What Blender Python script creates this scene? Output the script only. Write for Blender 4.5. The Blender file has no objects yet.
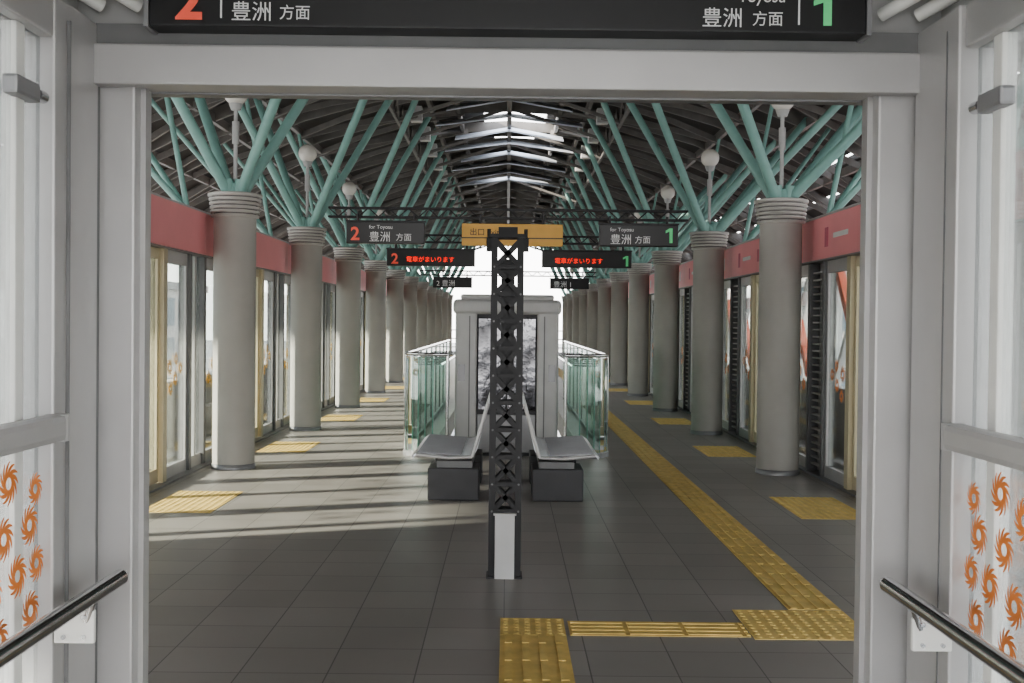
import bpy, math, random, bmesh
from mathutils import Vector, Matrix
random.seed(7)
D=bpy.data
# ------------------------------------------------------------------ materials
def mat(name,col,rough=0.5,metal=0.0,var=0.12,scale=6.0,bump=0.0,spec=0.5,emit=None,es=0.0,col2=None):
    m=D.materials.new(name); m.use_nodes=True
    nt=m.node_tree; b=nt.nodes['Principled BSDF']
    tc=nt.nodes.new('ShaderNodeTexCoord'); n=nt.nodes.new('ShaderNodeTexNoise')
    n.inputs['Scale'].default_value=scale; n.inputs['Detail'].default_value=4
    nt.links.new(tc.outputs['Object'],n.inputs['Vector'])
    r=nt.nodes.new('ShaderNodeValToRGB')
    c2=col2 if col2 else tuple(c*(1-var) for c in col)
    r.color_ramp.elements[0].position=0.3; r.color_ramp.elements[1].position=0.7
    r.color_ramp.elements[0].color=(*c2,1); r.color_ramp.elements[1].color=(*[min(1,c*(1+var*0.4)) for c in col],1)
    nt.links.new(n.outputs['Fac'],r.inputs['Fac']); nt.links.new(r.outputs['Color'],b.inputs['Base Color'])
    b.inputs['Roughness'].default_value=rough; b.inputs['Metallic'].default_value=metal
    b.inputs['Specular IOR Level'].default_value=spec
    if bump:
        bp=nt.nodes.new('ShaderNodeBump'); bp.inputs['Strength'].default_value=bump; bp.inputs['Distance'].default_value=0.02
        nt.links.new(n.outputs['Fac'],bp.inputs['Height']); nt.links.new(bp.outputs['Normal'],b.inputs['Normal'])
    if emit:
        b.inputs['Emission Color'].default_value=(*emit,1); b.inputs['Emission Strength'].default_value=es
    return m
def glass(name,tint,base=0.04,fres=0.8,rough=0.02,haze=0.0,hc=(.8,.85,.85)):
    m=D.materials.new(name); m.use_nodes=True; nt=m.node_tree; nt.nodes.clear()
    o=nt.nodes.new('ShaderNodeOutputMaterial'); t=nt.nodes.new('ShaderNodeBsdfTransparent'); t.inputs['Color'].default_value=(*tint,1)
    g=nt.nodes.new('ShaderNodeBsdfGlossy'); g.inputs['Roughness'].default_value=rough
    lw=nt.nodes.new('ShaderNodeFresnel'); lw.inputs['IOR'].default_value=1.45
    mx=nt.nodes.new('ShaderNodeMixShader')
    ml=nt.nodes.new('ShaderNodeMath'); ml.operation='MULTIPLY_ADD'; ml.inputs[1].default_value=fres; ml.inputs[2].default_value=base
    nt.links.new(lw.outputs[0],ml.inputs[0]); nt.links.new(ml.outputs[0],mx.inputs[0])
    src=t
    if haze>0:
        d=nt.nodes.new('ShaderNodeBsdfTranslucent'); d.inputs['Color'].default_value=(*hc,1)
        nz=nt.nodes.new('ShaderNodeTexNoise'); nz.inputs['Scale'].default_value=2.0
        mm=nt.nodes.new('ShaderNodeMath'); mm.operation='MULTIPLY'; mm.inputs[1].default_value=haze*2
        nt.links.new(nz.outputs['Fac'],mm.inputs[0])
        mh=nt.nodes.new('ShaderNodeMixShader'); nt.links.new(mm.outputs[0],mh.inputs[0])
        nt.links.new(t.outputs[0],mh.inputs[1]); nt.links.new(d.outputs[0],mh.inputs[2]); src=mh
    nt.links.new(src.outputs[0],mx.inputs[1]); nt.links.new(g.outputs[0],mx.inputs[2]); nt.links.new(mx.outputs[0],o.inputs['Surface'])
    return m
def tile_mat():
    m=D.materials.new('floor_tile'); m.use_nodes=True; nt=m.node_tree; b=nt.nodes['Principled BSDF']
    tc=nt.nodes.new('ShaderNodeTexCoord'); br=nt.nodes.new('ShaderNodeTexBrick')
    br.offset=0; br.squash=1; br.inputs['Scale'].default_value=1
    br.inputs['Brick Width'].default_value=0.4; br.inputs['Row Height'].default_value=0.4
    br.inputs['Mortar Size'].default_value=0.0035; br.inputs['Mortar Smooth'].default_value=0.2
    br.inputs['Color1'].default_value=(.285,.266,.250,1); br.inputs['Color2'].default_value=(.33,.31,.292,1)
    br.inputs['Mortar'].default_value=(.12,.115,.11,1)
    nt.links.new(tc.outputs['Object'],br.inputs['Vector'])
    n=nt.nodes.new('ShaderNodeTexNoise'); n.inputs['Scale'].default_value=1.3; n.inputs['Detail'].default_value=8
    nt.links.new(tc.outputs['Object'],n.inputs['Vector'])
    mr=nt.nodes.new('ShaderNodeMapRange'); mr.inputs[3].default_value=0.75; mr.inputs[4].default_value=1.2
    nt.links.new(n.outputs['Fac'],mr.inputs[0])
    mx=nt.nodes.new('ShaderNodeMix'); mx.data_type='RGBA'; mx.blend_type='MULTIPLY'; mx.inputs[0].default_value=1
    nt.links.new(br.outputs['Color'],mx.inputs[6]); nt.links.new(mr.outputs[0],mx.inputs[7])
    nt.links.new(mx.outputs[2],b.inputs['Base Color'])
    m2=nt.nodes.new('ShaderNodeMapRange'); m2.inputs[3].default_value=0.32; m2.inputs[4].default_value=0.48
    nt.links.new(n.outputs['Fac'],m2.inputs[0]); nt.links.new(m2.outputs[0],b.inputs['Roughness'])
    bp=nt.nodes.new('ShaderNodeBump'); bp.inputs['Strength'].default_value=0.3; bp.inputs['Distance'].default_value=0.003; bp.invert=True
    nt.links.new(br.outputs['Fac'],bp.inputs['Height']); nt.links.new(bp.outputs['Normal'],b.inputs['Normal'])
    return m
def window_mat(name,wall,win,w=3,h=3.2):
    m=D.materials.new(name); m.use_nodes=True; nt=m.node_tree; b=nt.nodes['Principled BSDF']
    tc=nt.nodes.new('ShaderNodeTexCoord'); sp=nt.nodes.new('ShaderNodeSeparateXYZ'); cb=nt.nodes.new('ShaderNodeCombineXYZ')
    ad=nt.nodes.new('ShaderNodeMath'); ad.operation='ADD'
    nt.links.new(tc.outputs['Object'],sp.inputs[0]); nt.links.new(sp.outputs[0],ad.inputs[0]); nt.links.new(sp.outputs[1],ad.inputs[1])
    nt.links.new(ad.outputs[0],cb.inputs[0]); nt.links.new(sp.outputs[2],cb.inputs[1])
    br=nt.nodes.new('ShaderNodeTexBrick'); br.offset=0; br.inputs['Scale'].default_value=1
    br.inputs['Brick Width'].default_value=w; br.inputs['Row Height'].default_value=h; br.inputs['Mortar Size'].default_value=0.5
    br.inputs['Color1'].default_value=(*win,1); br.inputs['Color2'].default_value=(*[c*.8 for c in win],1); br.inputs['Mortar'].default_value=(*wall,1)
    nt.links.new(cb.outputs[0],br.inputs['Vector']); nt.links.new(br.outputs['Color'],b.inputs['Base Color']); b.inputs['Roughness'].default_value=.5
    return m
M={}
M['tile']=tile_mat()
M['pillar']=mat('pillar_paint',(.43,.415,.39),.55,0.0,.06,3,spec=.35)
M['cap']=mat('capital_rings',(.50,.49,.47),.45,0.05,.1)
M['capd']=mat('capital_groove',(.13,.13,.13),.6)
M['teal']=mat('teal_paint',(.27,.46,.42),.45,0,.1)
M['alu']=mat('brushed_aluminium',(.50,.492,.495),.38,0.25,.05,4)
M['alud']=mat('dark_aluminium',(.30,.30,.31),.42,0.4,.08,4)
M['steel']=mat('polished_steel',(.6,.6,.61),.16,1.0,.05)
M['white']=mat('white_paint',(.78,.78,.76),.45,0,.05)
M['lgrey']=mat('light_grey_paint',(.50,.50,.50),.45,0,.06)
M['dgrey']=mat('dark_grey_paint',(.05,.05,.055),.5,0,.15)
M['mgrey']=mat('mid_grey_paint',(.20,.20,.205),.5,0,.1)
M['black']=mat('black_steel',(.022,.022,.024),.45,0.2,.2)
M['deck']=mat('roof_deck',(.055,.050,.046),.7,0,.3,1.5)
M['rib']=mat('roof_rib_paint',(.19,.18,.17),.5,0,.15)
M['slat']=mat('roof_slat_paint',(.60,.64,.70),.5,0,.15,2)
M['pink']=mat('pink_fascia',(.92,.37,.39),.42,0,.06,2)
M['pinkd']=mat('pink_marks',(.62,.14,.20),.5)
M['cream']=mat('champagne_frame',(.58,.52,.37),.35,0.2,.06)
M['yel']=mat('tactile_yellow',(.74,.55,.21),.6,0,.20,9)
M['orange']=mat('orange_vinyl',(.80,.26,.07),.6,0,.1)
M['amber']=mat('amber_vinyl',(.85,.45,.06),.6,0,.1)
M['osign']=mat('orange_sign_face',(.62,.38,.12),.5,0,.1,emit=(.8,.42,.08),es=.12)
M['sign']=mat('sign_black_face',(.022,.022,.024),.35,0,.1)
M['stext']=mat('sign_white_letter',(.65,.65,.65),.5,emit=(1,1,1),es=.12)
M['sred']=mat('sign_red_letter',(.70,.12,.08),.5,emit=(1,.16,.10),es=.25)
M['sgreen']=mat('sign_green_letter',(.15,.55,.25),.5,emit=(.15,.8,.3),es=.2)
M['led']=mat('led_red',(.8,.03,.01),.5,emit=(1,.03,.01),es=1.8)
M['globe']=mat('lamp_globe_opal',(.80,.77,.72),.25,0,.03,spec=.6)
M['conc']=mat('concrete',(.36,.35,.34),.8,0,.25,1.5,.2)
M['redp']=mat('red_brace_paint',(.80,.18,.09),.5,0,.1)
M['seat']=mat('seat_metal',(.80,.82,.86),.30,0.5,.05)
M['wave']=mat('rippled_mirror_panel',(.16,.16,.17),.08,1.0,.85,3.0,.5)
M['gdoor']=glass('door_glass',(.80,.83,.81),.02,.5)
M['gvest']=glass('vestibule_glass',(.94,.96,.96),.02,.5,haze=.22,hc=(.88,.9,.9))
M['ggreen']=glass('green_balustrade_glass',(.74,.86,.81),.06,.9,haze=.03,hc=(.6,.75,.68))
M['gedge']=mat('glass_edge_green',(.12,.30,.24),.2,0,.1)
M['bld1']=window_mat('building_facade_a',(.45,.42,.40),(.16,.19,.22))
M['bld2']=window_mat('building_facade_b',(.28,.30,.33),(.10,.13,.16),4,3.5)
M['ground']=mat('ground_asphalt',(.30,.30,.29),.9,0,.3,.1)
# ------------------------------------------------------------------ builder
class B:
    def __init__(s): s.v=[]; s.f=[]; s.mi=[]; s.sm=[]; s.ms=[]
    def m(s,k):
        if k not in s.ms: s.ms.append(k)
        return s.ms.index(k)
    def add(s,vs,fs,k,smooth=False):
        o=len(s.v); s.v+= [tuple(v) for v in vs]; i=s.m(k)
        for f in fs: s.f.append([o+a for a in f]); s.mi.append(i); s.sm.append(smooth)
    def box(s,x0,x1,y0,y1,z0,z1,k):
        x0,x1=min(x0,x1),max(x0,x1); y0,y1=min(y0,y1),max(y0,y1); z0,z1=min(z0,z1),max(z0,z1)
        vs=[(x,y,z) for z in(z0,z1) for y in(y0,y1) for x in(x0,x1)]
        s.add(vs,[(0,2,3,1),(4,5,7,6),(0,1,5,4),(2,6,7,3),(0,4,6,2),(1,3,7,5)],k)
    def bbox(s,x0,x1,y0,y1,z0,z1,k,c=.006,seg=2):  # chamfered box
        x0,x1=min(x0,x1),max(x0,x1); y0,y1=min(y0,y1),max(y0,y1); z0,z1=min(z0,z1),max(z0,z1)
        bm=bmesh.new(); bmesh.ops.create_cube(bm,size=1)
        for v in bm.verts: v.co=Vector(((x0+x1)/2+v.co.x*(x1-x0),(y0+y1)/2+v.co.y*(y1-y0),(z0+z1)/2+v.co.z*(z1-z0)))
        bmesh.ops.bevel(bm,geom=bm.edges[:],offset=c,segments=seg,affect='EDGES',profile=.6)
        bm.verts.index_update()
        s.add([v.co[:] for v in bm.verts],[[v.index for v in f.verts] for f in bm.faces],k); bm.free()
    def bar(s,p,q,w,h,k):
        p=Vector(p);q=Vector(q); d=(q-p).normalized(); up=Vector((0,0,1))
        if abs(d.z)>.98: up=Vector((0,1,0))
        a=d.cross(up).normalized()*w/2; b=a.cross(d).normalized()*h/2
        vs=[p-a-b,p+a-b,p+a+b,p-a+b,q-a-b,q+a-b,q+a+b,q-a+b]
        s.add(vs,[(3,2,1,0),(4,5,6,7),(0,1,5,4),(1,2,6,5),(2,3,7,6),(3,0,4,7)],k)
    def cyl(s,p,q,r,k,n=16,r2=None,cap=True):
        p=Vector(p);q=Vector(q); d=(q-p).normalized(); up=Vector((0,0,1))
        if abs(d.z)>.98: up=Vector((1,0,0))
        a=d.cross(up).normalized(); b=d.cross(a).normalized(); r2=r if r2 is None else r2
        vs=[p+(a*math.cos(t)+b*math.sin(t))*r for t in [2*math.pi*i/n for i in range(n)]]
        vs+=[q+(a*math.cos(t)+b*math.sin(t))*r2 for t in [2*math.pi*i/n for i in range(n)]]
        s.add(vs,[(i,n+i,n+(i+1)%n,(i+1)%n) for i in range(n)],k,True)
        if cap:
            s.add(vs[:n],[tuple(range(n))],k); s.add(vs[n:],[tuple(reversed(range(n)))],k)
    def tube(s,pts,r,k,n=12):
        for i in range(len(pts)-1): s.cyl(pts[i],pts[i+1],r,k,n)
    def lathe(s,prof,k,cx=0,cy=0,n=32,smooth=True):
        vs=[];fs=[]
        for (r,z) in prof:
            for i in range(n):
                t=2*math.pi*i/n; vs.append((cx+r*math.cos(t),cy+r*math.sin(t),z))
        for j in range(len(prof)-1):
            for i in range(n):
                a=j*n+i; b=j*n+(i+1)%n; fs.append((a,b,b+n,a+n))
        s.add(vs,fs,k,smooth)
    def pinwheel(s,c,u,w,R,k,n=10,ph=0):
        c=Vector(c);u=Vector(u);w=Vector(w)
        for i in range(n):
            t0=ph+2*math.pi*i/n; L=[];Rr=[]
            for j in range(7):
                f=j/6; r=R*(.28+.72*f); t=t0+1.0*f; wd=R*.145*math.sin(math.pi*(.15+.75*f))/r
                L.append(c+u*(r*math.cos(t-wd))+w*(r*math.sin(t-wd))); Rr.append(c+u*(r*math.cos(t+wd))+w*(r*math.sin(t+wd)))
            vs=L+Rr; s.add(vs,[(j,j+1,j+8,j+7) for j in range(6)],k)
    def fin(s,name,origin=None):
        me=D.meshes.new(name)
        if origin is None:
            xs=[v[0] for v in s.v]; ys=[v[1] for v in s.v]; zs=[v[2] for v in s.v]
            origin=((min(xs)+max(xs))/2,(min(ys)+max(ys))/2,min(zs))
        o=origin
        me.from_pydata([(v[0]-o[0],v[1]-o[1],v[2]-o[2]) for v in s.v],[],s.f)
        for k in s.ms: me.materials.append(M[k])
        for p,i,sm in zip(me.polygons,s.mi,s.sm): p.material_index=i; p.use_smooth=sm
        me.update()
        ob=D.objects.new(name,me); ob.location=o; bpy.context.collection.objects.link(ob); return ob
def copy(ob,dx=0,dy=0,dz=0):
    n=D.objects.new(ob.name.split('.')[0],ob.data); n.location=ob.location+Vector((dx,dy,dz)); bpy.context.collection.objects.link(n); return n
def text(parent,nm,st,x,y,z,size,k,align='LEFT',bold=0,sx=1):
    cu=D.curves.new(nm,'FONT'); cu.body=st; cu.size=size; cu.extrude=.001; cu.align_x=align; cu.offset=bold
    cu.materials.append(M[k]); o=D.objects.new(nm,cu)
    bpy.context.collection.objects.link(o)
    o.location=(x,y,z); o.rotation_euler=(math.pi/2,0,0); o.scale=(sx,1,1)
    o.parent=parent; o.matrix_parent_inverse=Matrix.Translation(parent.location).inverted()
    return o
def numeral_one(b,x,y,z,w,h,k):
    st=w*.45
    b.box(x-st,x,y,y+.004,z,z+h,k)
    b.add([(x-st,y,z+h),(x-st,y,z+h*.78),(x-w,y,z+h*.66),(x-w,y,z+h*.84)],[(0,3,2,1)],k)
# ------------------------------------------------------------------ constants
Y0=12.45; SP=4.45; NP=11; PX=2.95; WX=3.38; YEND=Y0+SP*NP
def zr(x): return 6.0-2.6*(x/7.5)**2
# ------------------------------------------------------------------ floor
b=B()
hx,hy0,hy1=.95,16.2,22.5
b.box(-3.55,3.55,-3,hy0,-.35,0,'tile'); b.box(-3.55,3.55,hy1,YEND,-.35,0,'tile')
b.box(-3.55,-hx,hy0,hy1,-.35,0,'tile'); b.box(hx,3.55,hy0,hy1,-.35,0,'tile')
b.fin('floor',(0,0,0))
b=B()
for i in range(14):
    b.box(-.94,.94,hy0+.02+i*.3,hy0+.02+(i+1)*.3,-.5-i*.17-.05,-.17*(i+1),'conc')
b.box(-.95,.95,hy1-.02,hy1-.01,-3,-.36,'conc')
b.fin('staircase')
# tactile paving
def bars(b,x0,x1,y0,y1,along='y'):
    b.box(x0,x1,y0,y1,.0005,.004,'yel')
    if along=='y':
        for i in range(4):
            c=x0+(i+.5)*(x1-x0)/4; y=y0
            while y<y1-.01:
                b.box(c-.017,c+.017,y+.012,min(y+.288,y1),.004,.009,'yel'); y+=.3
    else:
        for i in range(4):
            c=y0+(i+.5)*(y1-y0)/4; x=x0
            while x<x1-.01:
                b.box(x+.012,min(x+.288,x1),c-.017,c+.017,.004,.009,'yel'); x+=.3
def dots(b,x0,x1,y0,y1):
    b.box(x0,x1,y0,y1,.0005,.004,'yel')
    nx=round((x1-x0)/.06); ny=round((y1-y0)/.06)
    for i in range(nx):
        for j in range(ny):
            cx=x0+(i+.5)*(x1-x0)/nx; cy=y0+(j+.5)*(y1-y0)/ny
            b.cyl((cx,cy,.004),(cx,cy,.009),.018,'yel',6,.012)
b=B()
bars(b,1.60,1.90,6.45,50,'y')
dots(b,1.28,1.90,5.83,6.43)
bars(b,.34,1.27,5.87,6.15,'x')
dots(b,-.02,.32,5.87,6.2); bars(b,-.02,.32,3.0,5.86,'y')
b.fin('tactile_paving')
b=B(); dots(b,2.46,3.06,9.5,10.7); tm=b.fin('tactile_mat')
for k in range(1,11): copy(tm,0,SP*k)
for k in range(0,11): copy(tm,-5.5,SP*k)
# ------------------------------------------------------------------ pillars
def make_pillar(side):
    b=B(); r=.225
    b.lathe([(r+.010,0),(r+.010,.05),(r,.055)],'alud'); b.lathe([(r,.05),(r,2.72)],'pillar')
    z=2.70
    for i in range(5):
        rr=.255+.006*i
        b.lathe([(rr-.03,z),(rr,z+.005),(rr,z+.030),(rr-.03,z+.036)],'cap'); b.lathe([(rr-.03,z+.026),(rr-.03,z+.046)],'capd'); z+=.044
    b.lathe([(.25,z),(.288,z+.005),(.29,z+.035),(.27,z+.04),(0,z+.04)],'cap')
    zt=z+.03
    b.cyl((0,0,zt),(0,0,zt+.12),.13,'teal',16,.10)
    out=1.05 if side<0 else 1.75
    for ox,oy in [(-side*1.45,-1.3),(-side*1.45,1.3),(side*out,-1.2),(side*out,1.3)]:
        ztop=zr(side*PX+ox)-.12
        n=Vector((ox,oy,0)).normalized()*.08
        b.cyl((n.x,n.y,zt),(ox,oy,ztop),.056,'teal',14)
        b.cyl((n.x,n.y,zt),(n.x*1.3,n.y*1.3,zt+.16),.073,'teal',14,.063)
    return b.fin('pillar_with_roof_struts',(0,0,0))
for s in(-1,1):
    p=make_pillar(s); p.location=(s*PX,Y0,0)
    for k in range(1,NP): copy(p,0,SP*k)
# globe lamps
b=B()
b.cyl((0,0,3.09),(0,0,3.9),.022,'lgrey',12); b.cyl((0,0,3.5),(0,0,3.74),.038,'lgrey',14); b.cyl((0,0,3.86),(0,0,3.93),.05,'lgrey',14,.075)
b.lathe([(.135*math.sin(t),4.05-.135*math.cos(t)) for t in [math.pi*(.12+.88*i/14) for i in range(15)]],'globe',n=24)
gl=b.fin('globe_lamp',(0,0,3.09)); gl.location=(-PX,Y0,3.09)
for s in(-1,1):
    for k in range(NP):
        if s==-1 and k==0: continue
        copy(gl,(s+1)*PX,SP*k)
# ------------------------------------------------------------------ platform screen doors
def sdoor(s):
    b=B(); X=s*WX; t=.03
    def bx(x0,x1,y0,y1,z0,z1,k): b.box(x0,x1,y0,y1,z0,z1,k)
    bx(X-.10,X+.12,-2.225,2.225,0.0,.02,'alud')
    for a in(-1,1):
        y0,y1=(0.01*a,.93*a)
        lo,hi=min(y0,y1),max(y0,y1)
        bx(X-t,X+t,lo,lo+.055,.03,2.28,'cream'); bx(X-t,X+t,hi-.055,hi,.03,2.28,'cream')
        bx(X-t,X+t,lo+.055,hi-.055,.03,.16,'cream'); bx(X-t,X+t,lo+.055,hi-.055,2.18,2.28,'cream')
        bx(X-.006,X+.006,lo+.055,hi-.055,.16,2.18,'gdoor')
        bx(X-.07,X+.07,.95*a,1.07*a,.02,2.3,'cream')
        bx(X-s*.05,X-s*.035,(.12)*a,(.15)*a,.9,1.3,'alud')
    for a in(-1,1):
        bx(X-.04,X+.04,1.07*a,1.12*a,.02,2.3,'dgrey')
        bx(X-.03,X+.03,1.12*a,1.90*a,.02,.14,'alu'); bx(X-.03,X+.03,1.12*a,1.90*a,2.16,2.3,'alu')
        bx(X-.03,X+.03,1.12*a,1.16*a,.14,2.16,'alu'); bx(X-.03,X+.03,1.86*a,1.90*a,.14,2.16,'alu')
        bx(X-.006,X+.006,1.16*a,1.86*a,.14,2.16,'gdoor')
        bx(X-.06,X+.06,1.90*a,1.98*a,.02,2.3,'mgrey')
        if s>0:
            bx(X+s*.05,X+s*.06,1.98*a,2.225*a,.02,2.3,'lgrey')
            for i in range(28):
                z=.1+i*.077
                b.bar((X,1.98*a,z),(X,2.225*a,z),.05,.018,'white')
        else:
            bx(X-.03,X+.03,1.98*a,2.225*a,.02,.14,'alu'); bx(X-.006,X+.006,1.98*a,2.20*a,.14,2.28,'gdoor')
            bx(X-.03,X+.03,2.195*a,2.222*a,.14,2.28,'lgrey')
    bx(X-.10,X+.13,-2.222,2.222,2.30,2.74,'pink'); bx(X-.115,X+.13,-2.222,2.222,2.74,2.76,'alu'); bx(X-.115,X+.10,-2.222,2.222,2.285,2.30,'alud')
    xf=X-s*.103
    for (yc,w,h,k) in [(-.9,.22,.22,'pinkd'),(-.55,.3,.07,'white'),(.1,.12,.14,'white'),(.45,.16,.16,'pinkd'),(1.2,.5,.05,'white'),(-1.6,.14,.18,'white'),(1.7,.12,.2,'pinkd')]:
        bx(xf,X,yc-w/2,yc+w/2,2.52-h/2,2.52+h/2,k)
    xg=X-s*.010
    kk='amber' if s<0 else 'orange'
    for (yc,zc,R) in [(1.36,1.12,.09),(1.56,1.0,.08),(1.4,.90,.07),(1.58,1.2,.07),(1.74,1.1,.07),(-1.4,1.1,.09),(-1.58,.95,.08),(-1.36,.9,.06),(.35,1.1,.09),(.6,.98,.08),(-.4,1.08,.09),(-.62,.95,.08)]:
        b.pinwheel((xg,yc,zc),(0,1,0),(0,0,1),R,kk)
    return b.fin('platform_screen_door',(0,0,0))
for s in(-1,1):
    d=sdoor(s); d.location=(0,10.15,0)
    for k in range(-1 if s>0 else 1,NP+1):
        if k!=0: copy(d,0,SP*k)
# added solid wall, out of view, keeps sun off the near left floor
b=B(); b.box(-3.46,-3.32,3.2,7.9,0,2.30,'lgrey'); b.box(-3.51,-3.28,3.2,7.9,2.30,2.74,'pink'); b.box(-3.52,-3.27,3.2,7.9,2.74,2.76,'alu'); b.box(-3.48,-3.30,3.2,7.9,0,.12,'mgrey')
for i in range(5): b.box(-3.317,-3.32,3.2+i*1.1,3.215+i*1.1,.12,2.3,'mgrey')
b.fin('wall_sun_blocker_left')
# ------------------------------------------------------------------ roof
YR0,YR1=-4,YEND+2
b=B()
def strip(x0,x1,y0,y1,k='deck',n=None):
    n=n or max(1,int(abs(x1-x0)/.5))
    for i in range(n):
        a=x0+(x1-x0)*i/n; c=x0+(x1-x0)*(i+1)/n
        vs=[(a,y0,zr(a)),(c,y0,zr(c)),(c,y1,zr(c)),(a,y1,zr(a)),(a,y0,zr(a)+.1),(c,y0,zr(c)+.1),(c,y1,zr(c)+.1),(a,y1,zr(a)+.1)]
        b.add(vs,[(3,2,1,0),(4,5,6,7),(0,1,5,4),(1,2,6,5),(2,3,7,6),(3,0,4,7)],k)
strip(-7.5,-1,YR0,YR1); strip(1,5.7,YR0,YR1)
x=5.7
while x<7.4:
    strip(x+.14,x+.6,YR0,YR1,n=1); x+=.6
holes=[(23.4,25.8,-.55,.8),(27.2,28.4,-.35,.6),(32.6,33.6,-.5,.5)]
prev=YR0
for (a,c,xa,xb) in holes:
    strip(-1,1,prev,a); strip(-1,xa,a,c,n=1); strip(xb,1,a,c,n=1); prev=c
strip(-1,1,prev,YR1)
b.fin('ceiling',(0,0,0))
b=B()
def arc(x0,x1,y0,y1,w,h,k,off=.12,n=6):
    pts=[]
    for i in range(n+1):
        f=i/n; x=x0+(x1-x0)*f; pts.append((x,y0+(y1-y0)*f,zr(x)-off))
    for i in range(n): b.bar(pts[i],pts[i+1],w,h,k)
y=5.0
while y<YR1-3:
    for s in(-1,1):
        arc(0,s*7.35,y,y,.07,.20,'rib')
        arc(s*.9,s*7.3,y,y+2.2,.045,.10,'rib',.22); arc(s*.9,s*7.3,y+2.2,y,.045,.10,'rib',.22)
        b.bar((0,y,5.85),(s*2.0,y,zr(2.0)-.62),.045,.06,'rib')
        b.bar((s*1.0,y,5.62),(s*1.0,y,5.9),.04,.04,'rib')
        b.bar((s*2.0,y,zr(2.0)-.62),(s*1.0,y+2.2,5.8),.03,.04,'rib')
    y+=2.225
for s in(-1,1):
    for x in(1.0,1.5,3.9,4.7,5.8,7.25):
        b.bar((s*x,YR0,zr(x)-.18),(s*x,YR1,zr(x)-.18),.07,.14,'rib')
    zt,zb=zr(2.0)-.2,zr(2.0)-.62
    b.bar((s*2.0,5,zb),(s*2.0,YR1,zb),.05,.05,'rib')
    y=5.0;i=0
    while y<YR1-1:
        b.bar((s*2.0,y,zb if i%2 else zt),(s*2.0,y+.55,zt if i%2 else zb),.03,.03,'rib'); y+=.55;i+=1
b.bar((0,YR0,5.82),(0,YR1,5.82),.09,.16,'rib')
b.fin('roof_trusses',(0,0,0))
b=B(); y=21.0; i=0
while y<33:
    w=1.45 if i%2 else 1.15
    for s in(-1,1):
        za,zc=5.72,5.52
        p=[(0,y,za-.08),(s*w,y,zc-.08),(s*w,y+.5,zc+.07),(0,y+.5,za+.07)]
        q=[(a,bb,c+.03) for a,bb,c in p]
        b.add(p+q,[(3,2,1,0),(4,5,6,7),(0,1,5,4),(1,2,6,5),(2,3,7,6)],'slat')
    y+=2.225*.75; i+=1
b.fin('skylight_louvres',(0,0,0))
for s in(-1,1):
    b=B()
    for dy in(-.5,.5): b.cyl((s*3.46,0,2.76),(s*5.0,dy*2.2,zr(5.0)-.15),.035,'teal',10)
    b.cyl((s*3.46,0,2.76),(s*3.9,0,zr(3.9)-.2),.03,'teal',10)
    o=b.fin('roof_brace',(0,0,0)); o.location=(0,Y0,0)
    for k in range(-1,NP):
        if k!=0: copy(o,0,SP*k)
b=B(); b.bbox(-.11,.11,-.12,.12,-.28,0,'lgrey',.015); b.cyl((0,0,0),(0,0,.25),.03,'mgrey',10); b.cyl((0,0,-.285),(0,0,-.28),.07,'globe',14)
o=b.fin('ceiling_downlight',(0,0,0)); o.location=(-1.72,Y0,5.58)
for s in(-1,1):
    for k in range(0,20):
        if s==-1 and k==0: continue
        copy(o,(s+1)*1.72,k*SP/2)
# ------------------------------------------------------------------ gantries & signs
def gantry(y,z,x=2.66):
    b=B()
    for zz in(z,z+.13):
        for yy in(y-.05,y+.05): b.bar((-x,yy,zz),(x,yy,zz),.025,.03,'black')
    n=36
    for i in range(n):
        a=-x+2*x*i/n; c=-x+2*x*(i+1)/n
        b.bar((a,y-.05,z if i%2 else z+.13),(c,y-.05,z+.13 if i%2 else z),.015,.018,'black')
        b.bar((a,y-.05,z),(a,y+.05,z),.015,.018,'black')
    return b.fin('sign_gantry_beam')
gantry(Y0+SP,3.13,2.63); gantry(Y0+2*SP,3.08,2.68); gantry(Y0+5*SP,3.02)
def sign(name,x0,x1,y,z0,z1,hang):
    b=B(); b.bbox(x0,x1,y-.07,y+.07,z0,z1,'sign',.01)
    b.box(x0-.012,x1+.012,y-.06,y+.06,z1,z1+.02,'dgrey')
    for xx in(x0+.15,x1-.15): b.cyl((xx,y,z1),(xx,y,hang),.018,'dgrey',8)
    if name.startswith('hanging') and x0>0 and y<20: numeral_one(b,2.34,y-.076,2.76,.10,.21,'sgreen')
    if name.startswith('led') and x0>0: numeral_one(b,2.19,y-.076,2.65,.10,.19,'sgreen')
    return b.fin(name)
y=16.45
s1=sign('hanging_direction_sign',-2.30,-1.19,y,2.71,3.02,3.14)
text(s1,'platform_number','2',-2.24,y-.075,2.76,.26,'sred',bold=.006); text(s1,'direction_text','豊洲',-1.98,y-.075,2.75,.155,'stext'); text(s1,'direction_text_small','方面',-1.60,y-.075,2.76,.115,'stext'); text(s1,'direction_text_latin','for Toyosu',-1.98,y-.075,2.92,.075,'stext')
s2=sign('hanging_direction_sign',1.30,2.42,y,2.71,3.02,3.14)
text(s2,'direction_text','豊洲',1.45,y-.075,2.75,.155,'stext'); text(s2,'direction_text_small','方面',1.80,y-.075,2.76,.115,'stext'); text(s2,'direction_text_latin','for Toyosu',1.45,y-.075,2.92,.075,'stext')
b=B(); b.bbox(-.66,.78,y-.06,y+.06,2.70,3.01,'osign',.01); b.box(-.66,.78,y-.065,y-.06,2.80,2.815,'dgrey')
for xx in(-.4,.5): b.cyl((xx,y,3.0),(xx,y,3.14),.018,'dgrey',8)
s3=b.fin('exit_guide_sign'); text(s3,'exit_text','出口 Exit',-.55,y-.067,2.85,.11,'dgrey')
y=21.0
s4=sign('led_departure_board',-2.20,-.60,y,2.62,2.92,3.10)
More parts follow.
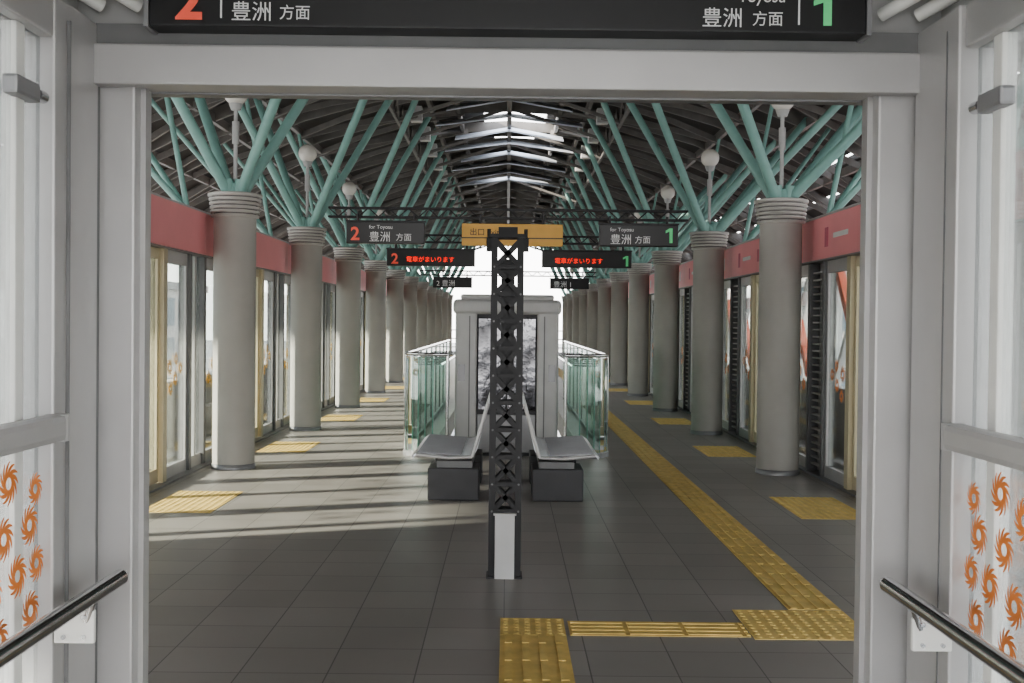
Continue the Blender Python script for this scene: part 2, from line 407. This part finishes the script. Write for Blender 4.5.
text(s4,'platform_number','2',-2.12,y-.075,2.66,.26,'sred',bold=.006); text(s4,'led_message','電車がまいります',-1.85,y-.075,2.70,.11,'led')
s5=sign('led_departure_board',.62,2.25,y,2.62,2.92,3.10)
text(s5,'led_message','電車がまいります',.85,y-.075,2.70,.11,'led')
y=34.0
s6=sign('hanging_direction_sign',-2.2,-1.05,y,2.62,2.92,3.05); text(s6,'direction_text','2 豊洲',-2.1,y-.075,2.68,.2,'stext')
s7=sign('hanging_direction_sign',1.25,2.4,y,2.62,2.92,3.05); text(s7,'direction_text','豊洲 1',1.35,y-.075,2.68,.2,'stext')
# ------------------------------------------------------------------ lattice post
b=B(); yc=7.25; ZT=2.13
for x in(-.104,.060):
    b.box(x,x+.040,yc-.07,yc-.06,0.0,ZT,'black'); b.box(x,x+.040,yc+.06,yc+.07,0,ZT,'black')
    xo=x if x<0 else x+.034
    b.box(xo,xo+.006,yc-.06,yc+.06,0,ZT,'black')
z=.42
while z<2.0:
    for yy in(yc-.062,yc+.062):
        b.bar((-.08,yy,z),(.080,yy,z+.17),.012,.030,'black'); b.bar((.080,yy,z),(-.08,yy,z+.17),.012,.030,'black')
        b.box(-.1,.096,yy-.006,yy+.006,z-.014,z+.014,'black')
    for x in(-.084,.082): b.cyl((x,yc-.076,z),(x,yc-.07,z),.007,'mgrey',8)
    z+=.17
b.bbox(-.064,.060,yc-.10,yc+.08,0.0,.40,'lgrey',.006); b.box(-.073,.070,yc-.11,yc+.09,.40,.412,'lgrey')
b.box(-.115,.110,yc-.09,yc+.09,0,.012,'black')
b.box(-.115,.112,yc-.09,yc+.09,ZT,ZT+.025,'black'); b.box(-.06,.06,yc-.05,yc+.05,ZT+.025,ZT+.07,'black')
b.box(-.135,-.10,yc-.03,yc+.03,ZT-.08,ZT,'black'); b.box(.095,.13,yc-.03,yc+.03,ZT-.08,ZT,'black')
b.cyl((-.12,yc,ZT),(-.12,yc,ZT+.06),.012,'black',10); b.cyl((.112,yc,ZT),(.112,yc,ZT+.06),.012,'black',10)
b.box(-.040,.044,yc-.02,yc+.03,1.2,2.0,'black')
b.fin('steel_lattice_post')
# ------------------------------------------------------------------ benches
def bench(s):
    b=B(); y0,y1=10.25,11.95
    b.bbox(s*.24,s*.70,y0+.05,y0+.55,0,.29,'dgrey',.012); b.bbox(s*.24,s*.70,y1-.55,y1-.05,0,.29,'dgrey',.012)
    b.box(s*.3,s*.62,y0+.1,y1-.1,.29,.35,'mgrey')
    prof=[(.83,.385),(.84,.405),(.80,.43),(.68,.425),(.52,.405),(.38,.40),(.30,.42),(.27,.46),(.245,.56),(.21,.70),(.17,.86),(.155,.885)]
    ns=3; L=(y1-y0)/ns
    for q in range(ns):
        ya=y0+q*L+.01; yb=y0+(q+1)*L-.01
        for i in range(len(prof)-1):
            (xa,za),(xb,zb)=prof[i],prof[i+1]
            d=Vector((xb-xa,zb-za)).normalized(); nx,nz=-d.y*.012,d.x*.012
            vs=[(s*xa,ya,za),(s*xb,ya,zb),(s*xb,yb,zb),(s*xa,yb,za),(s*(xa+nx),ya,za+nz),(s*(xb+nx),ya,zb+nz),(s*(xb+nx),yb,zb+nz),(s*(xa+nx),yb,za+nz)]
            b.add(vs,[(0,1,2,3),(4,7,6,5),(0,4,5,1),(3,2,6,7),(0,3,7,4),(1,5,6,2)],'seat')
        for j in range(9):
            yy=ya+.04+j*(yb-ya-.08)/8
            b.bar((s*.79,yy,.437),(s*.40,yy,.412),.010,.010,'alud')
    for yy in(y0,y1):
        pts=[(s*.80,yy,.42),(s*.52,yy,.39),(s*.30,yy,.40),(s*.24,yy,.60),(s*.16,yy,.88)]
        b.tube(pts,.016,'alu',10)
    return b.fin('platform_bench')
bench(-1); bench(1)
# ------------------------------------------------------------------ cabinet
b=B(); y0,y1=13.75,15.0
for s in(-1,1):
    b.bbox(s*.36,s*.62,y0,y1,0,1.77,'lgrey',.04,4)
    b.box(s*.44,s*.455,y0-.004,y0+.01,.1,1.68,'mgrey')
    b.box(s*.50,s*.58,y0-.008,y0,.9,1.1,'alud')
b.bbox(-.65,.65,y0-.03,y1+.02,1.70,1.88,'lgrey',.07,4)
b.bbox(-.56,.56,y0+.02,y1-.05,1.87,1.94,'lgrey',.03)
b.box(-.36,.36,y0+.08,y0+.12,.0,1.72,'dgrey')
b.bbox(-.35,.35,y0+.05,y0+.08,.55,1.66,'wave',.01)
b.bbox(-.35,.35,y0+.03,y0+.08,.04,.50,'alud',.01)
b.cyl((.03,y0-.01,1.39),(.03,y0+.06,1.39),.055,'led',20); b.cyl((.03,y0,1.39),(.03,y0+.06,1.39),.08,'dgrey',20)
b.box(-.012,.012,y0+.04,y0+.06,.5,1.7,'dgrey')
b.fin('equipment_cabinet')
def balus(s):
    b=B()
    R=.35; pts=[(s*.70,13.6)]
    for i in range(7):
        t=math.pi/2*i/6; pts.append((s*(.87+R*math.sin(t)),13.6+R-R*math.cos(t)))
    yy=13.95
    while yy<24: yy+=1.15; pts.append((s*1.22,yy))
    for i in range(len(pts)-1):
        p,q=pts[i],pts[i+1]
        b.bar((p[0],p[1],.62),(q[0],q[1],.62),.014,1.14,'ggreen')
        b.cyl((p[0],p[1],1.22),(q[0],q[1],1.22),.022,'steel',10)
        b.bar((p[0],p[1],.03),(q[0],q[1],.03),.06,.06,'alud')
    for i,p in enumerate(pts):
        if i in(0,) or i>=7:
            b.cyl((p[0],p[1],0),(p[0],p[1],1.2),.02,'steel',10)
        b.box(p[0]-.007,p[0]+.007,p[1]-.007,p[1]+.007,.06,1.18,'gedge')
    b.cyl((s*.92,16,1.0),(s*.92,24,1.0),.02,'steel',10)
    for k in range(8): b.cyl((s*1.2,16.3+k,1.0),(s*.92,16.3+k,1.0),.012,'steel',8)
    return b.fin('glass_balustrade')
balus(-1); balus(1)
# ------------------------------------------------------------------ vestibule portal
for s in(-1,1):
    nm='left' if s<0 else 'right'
    e=.02 if s<0 else .005
    b=B()
    b.bbox(s*(1.325+e),s*1.48,3.42,3.78,0,2.56,'alu',.008)
    b.box(s*(1.321+e),s*1.33,3.50,3.505,.0,2.5,'mgrey')
    b.bbox(s*(1.215+e),s*1.45,3.81,3.97,0,2.42,'alu',.008)
    b.box(s*(1.198+e),s*(1.216+e),3.87,3.93,0,2.40,'alu')
    b.box(s*1.35,s*1.44,3.78,3.81,0,2.5,'mgrey')
    b.fin('trim_portal_post_'+nm)
    b=B()
    b.bbox(s*1.35,s*1.47,-2.9,3.42,2.43,2.56,'alu',.008)
    b.box(s*1.36,s*1.46,-2.9,3.42,0,.09,'alu')
    for yy in(-2.9,-.9,1.2): b.bbox(s*1.36,s*1.45,yy,yy+.08,.09,2.43,'alu',.006)
    b.box(s*1.39,s*1.402,-2.82,3.42,.09,2.43,'gvest')
    b.bbox(s*1.375,s*1.42,3.22,3.28,.09,2.43,'white',.006)
    b.bbox(s*1.345,s*1.39,3.16,3.32,2.215,2.27,'alud',.01); b.cyl((s*1.36,3.32,2.242),(s*1.36,3.37,2.242),.018,'steel',12)
    b.bbox(s*1.30,s*1.37,-2.8,3.42,1.235,1.315,'alu',.02); b.cyl((s*1.335,3.42,1.235),(s*1.335,3.42,1.315),.035,'alu',20)
    for (yc,zc,R) in [(3.36,1.10,.05),(3.18,1.14,.062),(3.32,1.0,.06),(3.15,.99,.062),(3.37,.88,.055),(3.24,.87,.062),(3.08,.85,.062),(3.03,1.09,.062),(2.9,.97,.062),(2.85,1.12,.06),(3.12,.72,.062),(3.33,.75,.06),(2.93,.82,.06)]:
        b.pinwheel((s*1.374,yc,zc),(0,s,0),(0,0,1),R,'orange',12,random.random())
    b.fin('wall_'+nm)
    b=B()
    b.cyl((s*1.22,-2.5,.78),(s*1.22,3.64,.78),.026,'steel',20); b.cyl((s*1.22,3.64,.78),(s*1.22,3.68,.78),.026,'steel',20,.016)
    b.bbox(s*1.215,s*1.335,3.40,3.42,.635,.735,'white',.006)
    b.cyl((s*1.24,3.41,.70),(s*1.22,3.40,.765),.012,'steel',10)
    for (dx,dz) in[(-.03,.03),(.03,.03),(-.03,-.03),(.03,-.03)]: b.cyl((s*1.275+dx,3.392,.685+dz),(s*1.275+dx,3.40,.685+dz),.007,'steel',8)
    for yy in(-1.6,.2,1.9):
        b.cyl((s*1.22,yy,.765),(s*1.24,yy,.70),.010,'steel',10); b.bar((s*1.23,yy,.70),(s*1.39,yy,.70),.02,.03,'white')
    b.fin('handrail')
b=B()
b.bbox(-1.39,1.375,3.74,3.80,2.36,2.492,'alu',.008); b.box(-1.34,1.34,3.80,3.95,2.372,2.48,'alu'); b.bbox(-1.34,1.34,3.93,3.99,2.365,2.49,'alud',.006)
b.box(-1.46,1.46,3.76,3.95,2.492,2.56,'mgrey')
b.box(-1.46,1.46,3.80,3.92,2.56,3.1,'lgrey')
b.fin('trim_portal_header')
b=B(); b.bbox(-1.145,1.13,3.66,3.79,2.53,2.93,'sign',.006); b.box(-1.16,-1.145,3.655,3.79,2.525,2.935,'alud'); b.box(1.13,1.145,3.655,3.79,2.525,2.935,'alud')
b.box(-.918,-.913,3.655,3.66,2.555,2.90,'stext'); b.box(.912,.917,3.655,3.66,2.555,2.90,'stext')
numeral_one(b,1.018,3.655,2.553,.058,.093,'sgreen')
ps=b.fin('overhead_direction_sign')
text(ps,'platform_number','2',-1.06,3.655,2.553,.155,'sred',bold=.005,sx=1.1)
text(ps,'direction_text','豊洲',-.885,3.655,2.552,.066,'stext'); text(ps,'direction_text_small','方面',-.732,3.655,2.556,.05,'stext'); text(ps,'direction_text_latin','for Toyosu',-.885,3.655,2.63,.05,'stext')
text(ps,'direction_text_right','豊洲',.605,3.655,2.55,.066,'stext'); text(ps,'direction_text_small_right','方面',.765,3.655,2.554,.05,'stext'); text(ps,'direction_text_latin_right','Toyosu',.72,3.655,2.625,.05,'stext')
b=B(); b.box(-1.5,1.5,-3,3.92,3.1,3.18,'white'); b.fin('ceiling_vestibule')
for s in(-1,1):
    b=B()
    for i,(x,z) in enumerate([(1.30,2.66),(1.36,2.72),(1.42,2.66)]):
        b.cyl((s*x,-2.8,z),(s*x,3.64,z),.022,'white',12); b.cyl((s*x,3.58,z),(s*x,3.62,z),.03,'lgrey',12)
        b.cyl((s*x,3.64,z),(s*(x-.10),3.74,z-.05),.022,'white',12)
    b.fin('ceiling_conduit')
    b=B(); b.box(s*1.42,s*1.46,-2.9,3.8,2.56,3.1,'lgrey'); b.fin('wall_upper_'+('left' if s<0 else 'right'))
# ------------------------------------------------------------------ guideways, outside
for s in(-1,1):
    b=B(); b.box(s*3.56,s*7.6,-30,120,-1.6,-1.2,'conc'); b.box(s*7.3,s*7.6,-30,120,-1.2,.25,'conc')
    b.box(s*4.3,s*4.5,-30,120,-1.2,-.95,'conc'); b.box(s*6.2,s*6.4,-30,120,-1.2,-.95,'conc')
    b.fin('guideway')
b=B()
y=6.0
while y<YEND:
    b.bar((7.5,y,.252),(7.5,y,3.3),.14,.14,'white')
    b.bar((7.45,y,.42),(7.45,y+2.2,3.05),.16,.22,'redp'); b.bar((7.47,y+2.2,.42),(7.47,y,3.05),.12,.14,'white'); y+=2.225
b.fin('side_bracing')
b=B(); y=6
while y<YEND:
    b.bar((-7.45,y,.252),(-7.45,y,zr(7.45)-.04),.12,.12,'mgrey'); y+=8.9
b.fin('roof_side_posts')
b=B(); b.box(-400,400,-300,600,-9.2,-9,'ground'); b.fin('ground')
for i,(x,y,w,d,h,k) in enumerate([(-60,62,22,20,24,'bld2'),(-34,95,14,16,13,'bld1'),(-75,120,30,25,34,'bld1'),(55,75,20,20,12,'bld1'),(80,115,26,26,26,'bld2'),(42,140,20,20,15,'bld1')]):
    b=B(); b.box(x-w/2,x+w/2,y-d/2,y+d/2,-9,-9+h,k); b.box(x-w/4,x+w/4,y-d/4,y+d/4,-9+h,-6.5+h,'conc'); b.box(x-w/2-.2,x+w/2+.2,y-d/2-.2,y+d/2+.2,-9+h,-8.4+h,'conc'); b.fin('office_building')
b=B()
for i in range(8): b.bar((-3.2+i*.914,YEND-.3,0),(-3.2+i*.914,YEND-.3,1.2),.05,.05,'alu')
for z in(.3,.75,1.2): b.bar((-3.2,YEND-.3,z),(3.2,YEND-.3,z),.04,.05,'alu')
b.fin('platform_end_fence')
# ------------------------------------------------------------------ light
w=D.worlds.new('World'); bpy.context.scene.world=w; w.use_nodes=True; nt=w.node_tree; bg=nt.nodes['Background']
tc=nt.nodes.new('ShaderNodeTexCoord'); sp=nt.nodes.new('ShaderNodeSeparateXYZ'); cr=nt.nodes.new('ShaderNodeValToRGB')
nt.links.new(tc.outputs['Generated'],sp.inputs[0]); nt.links.new(sp.outputs[2],cr.inputs[0]); nt.links.new(cr.outputs[0],bg.inputs[0])
cr.color_ramp.elements[0].position=0.0; cr.color_ramp.elements[0].color=(1,.98,.95,1)
cr.color_ramp.elements[1].position=.6; cr.color_ramp.elements[1].color=(.82,.87,.96,1)
bg.inputs[1].default_value=6.0
L=D.lights.new('sun','SUN'); L.energy=17; L.angle=.05; L.color=(1,.92,.80)
lo=D.objects.new('sun',L); bpy.context.collection.objects.link(lo)
el=math.radians(24); dx,dy=.93,.36
d=Vector((dx*math.cos(el),dy*math.cos(el),-math.sin(el)))
lo.rotation_euler=d.to_track_quat('-Z','Y').to_euler(); lo.location=(-20,-10,15)
try: bpy.context.scene.view_settings.look='AgX - Medium High Contrast'
except Exception as ex: print(ex)
# ------------------------------------------------------------------ camera
c=D.cameras.new('camera'); c.sensor_width=36; c.lens=1150/1024*36; c.clip_end=2000; c.clip_start=.05
co=D.objects.new('camera',c); bpy.context.collection.objects.link(co)
f=1150; yaw=math.atan(5/f); pitch=math.atan(18.5/f); roll=math.radians(.62)
R=Matrix.Rotation(-yaw,4,'Z')@Matrix.Rotation(math.pi/2-pitch,4,'X')@Matrix.Rotation(roll,4,'Z')
co.matrix_world=Matrix.Translation((0,0,1.6))@R
bpy.context.scene.camera=co
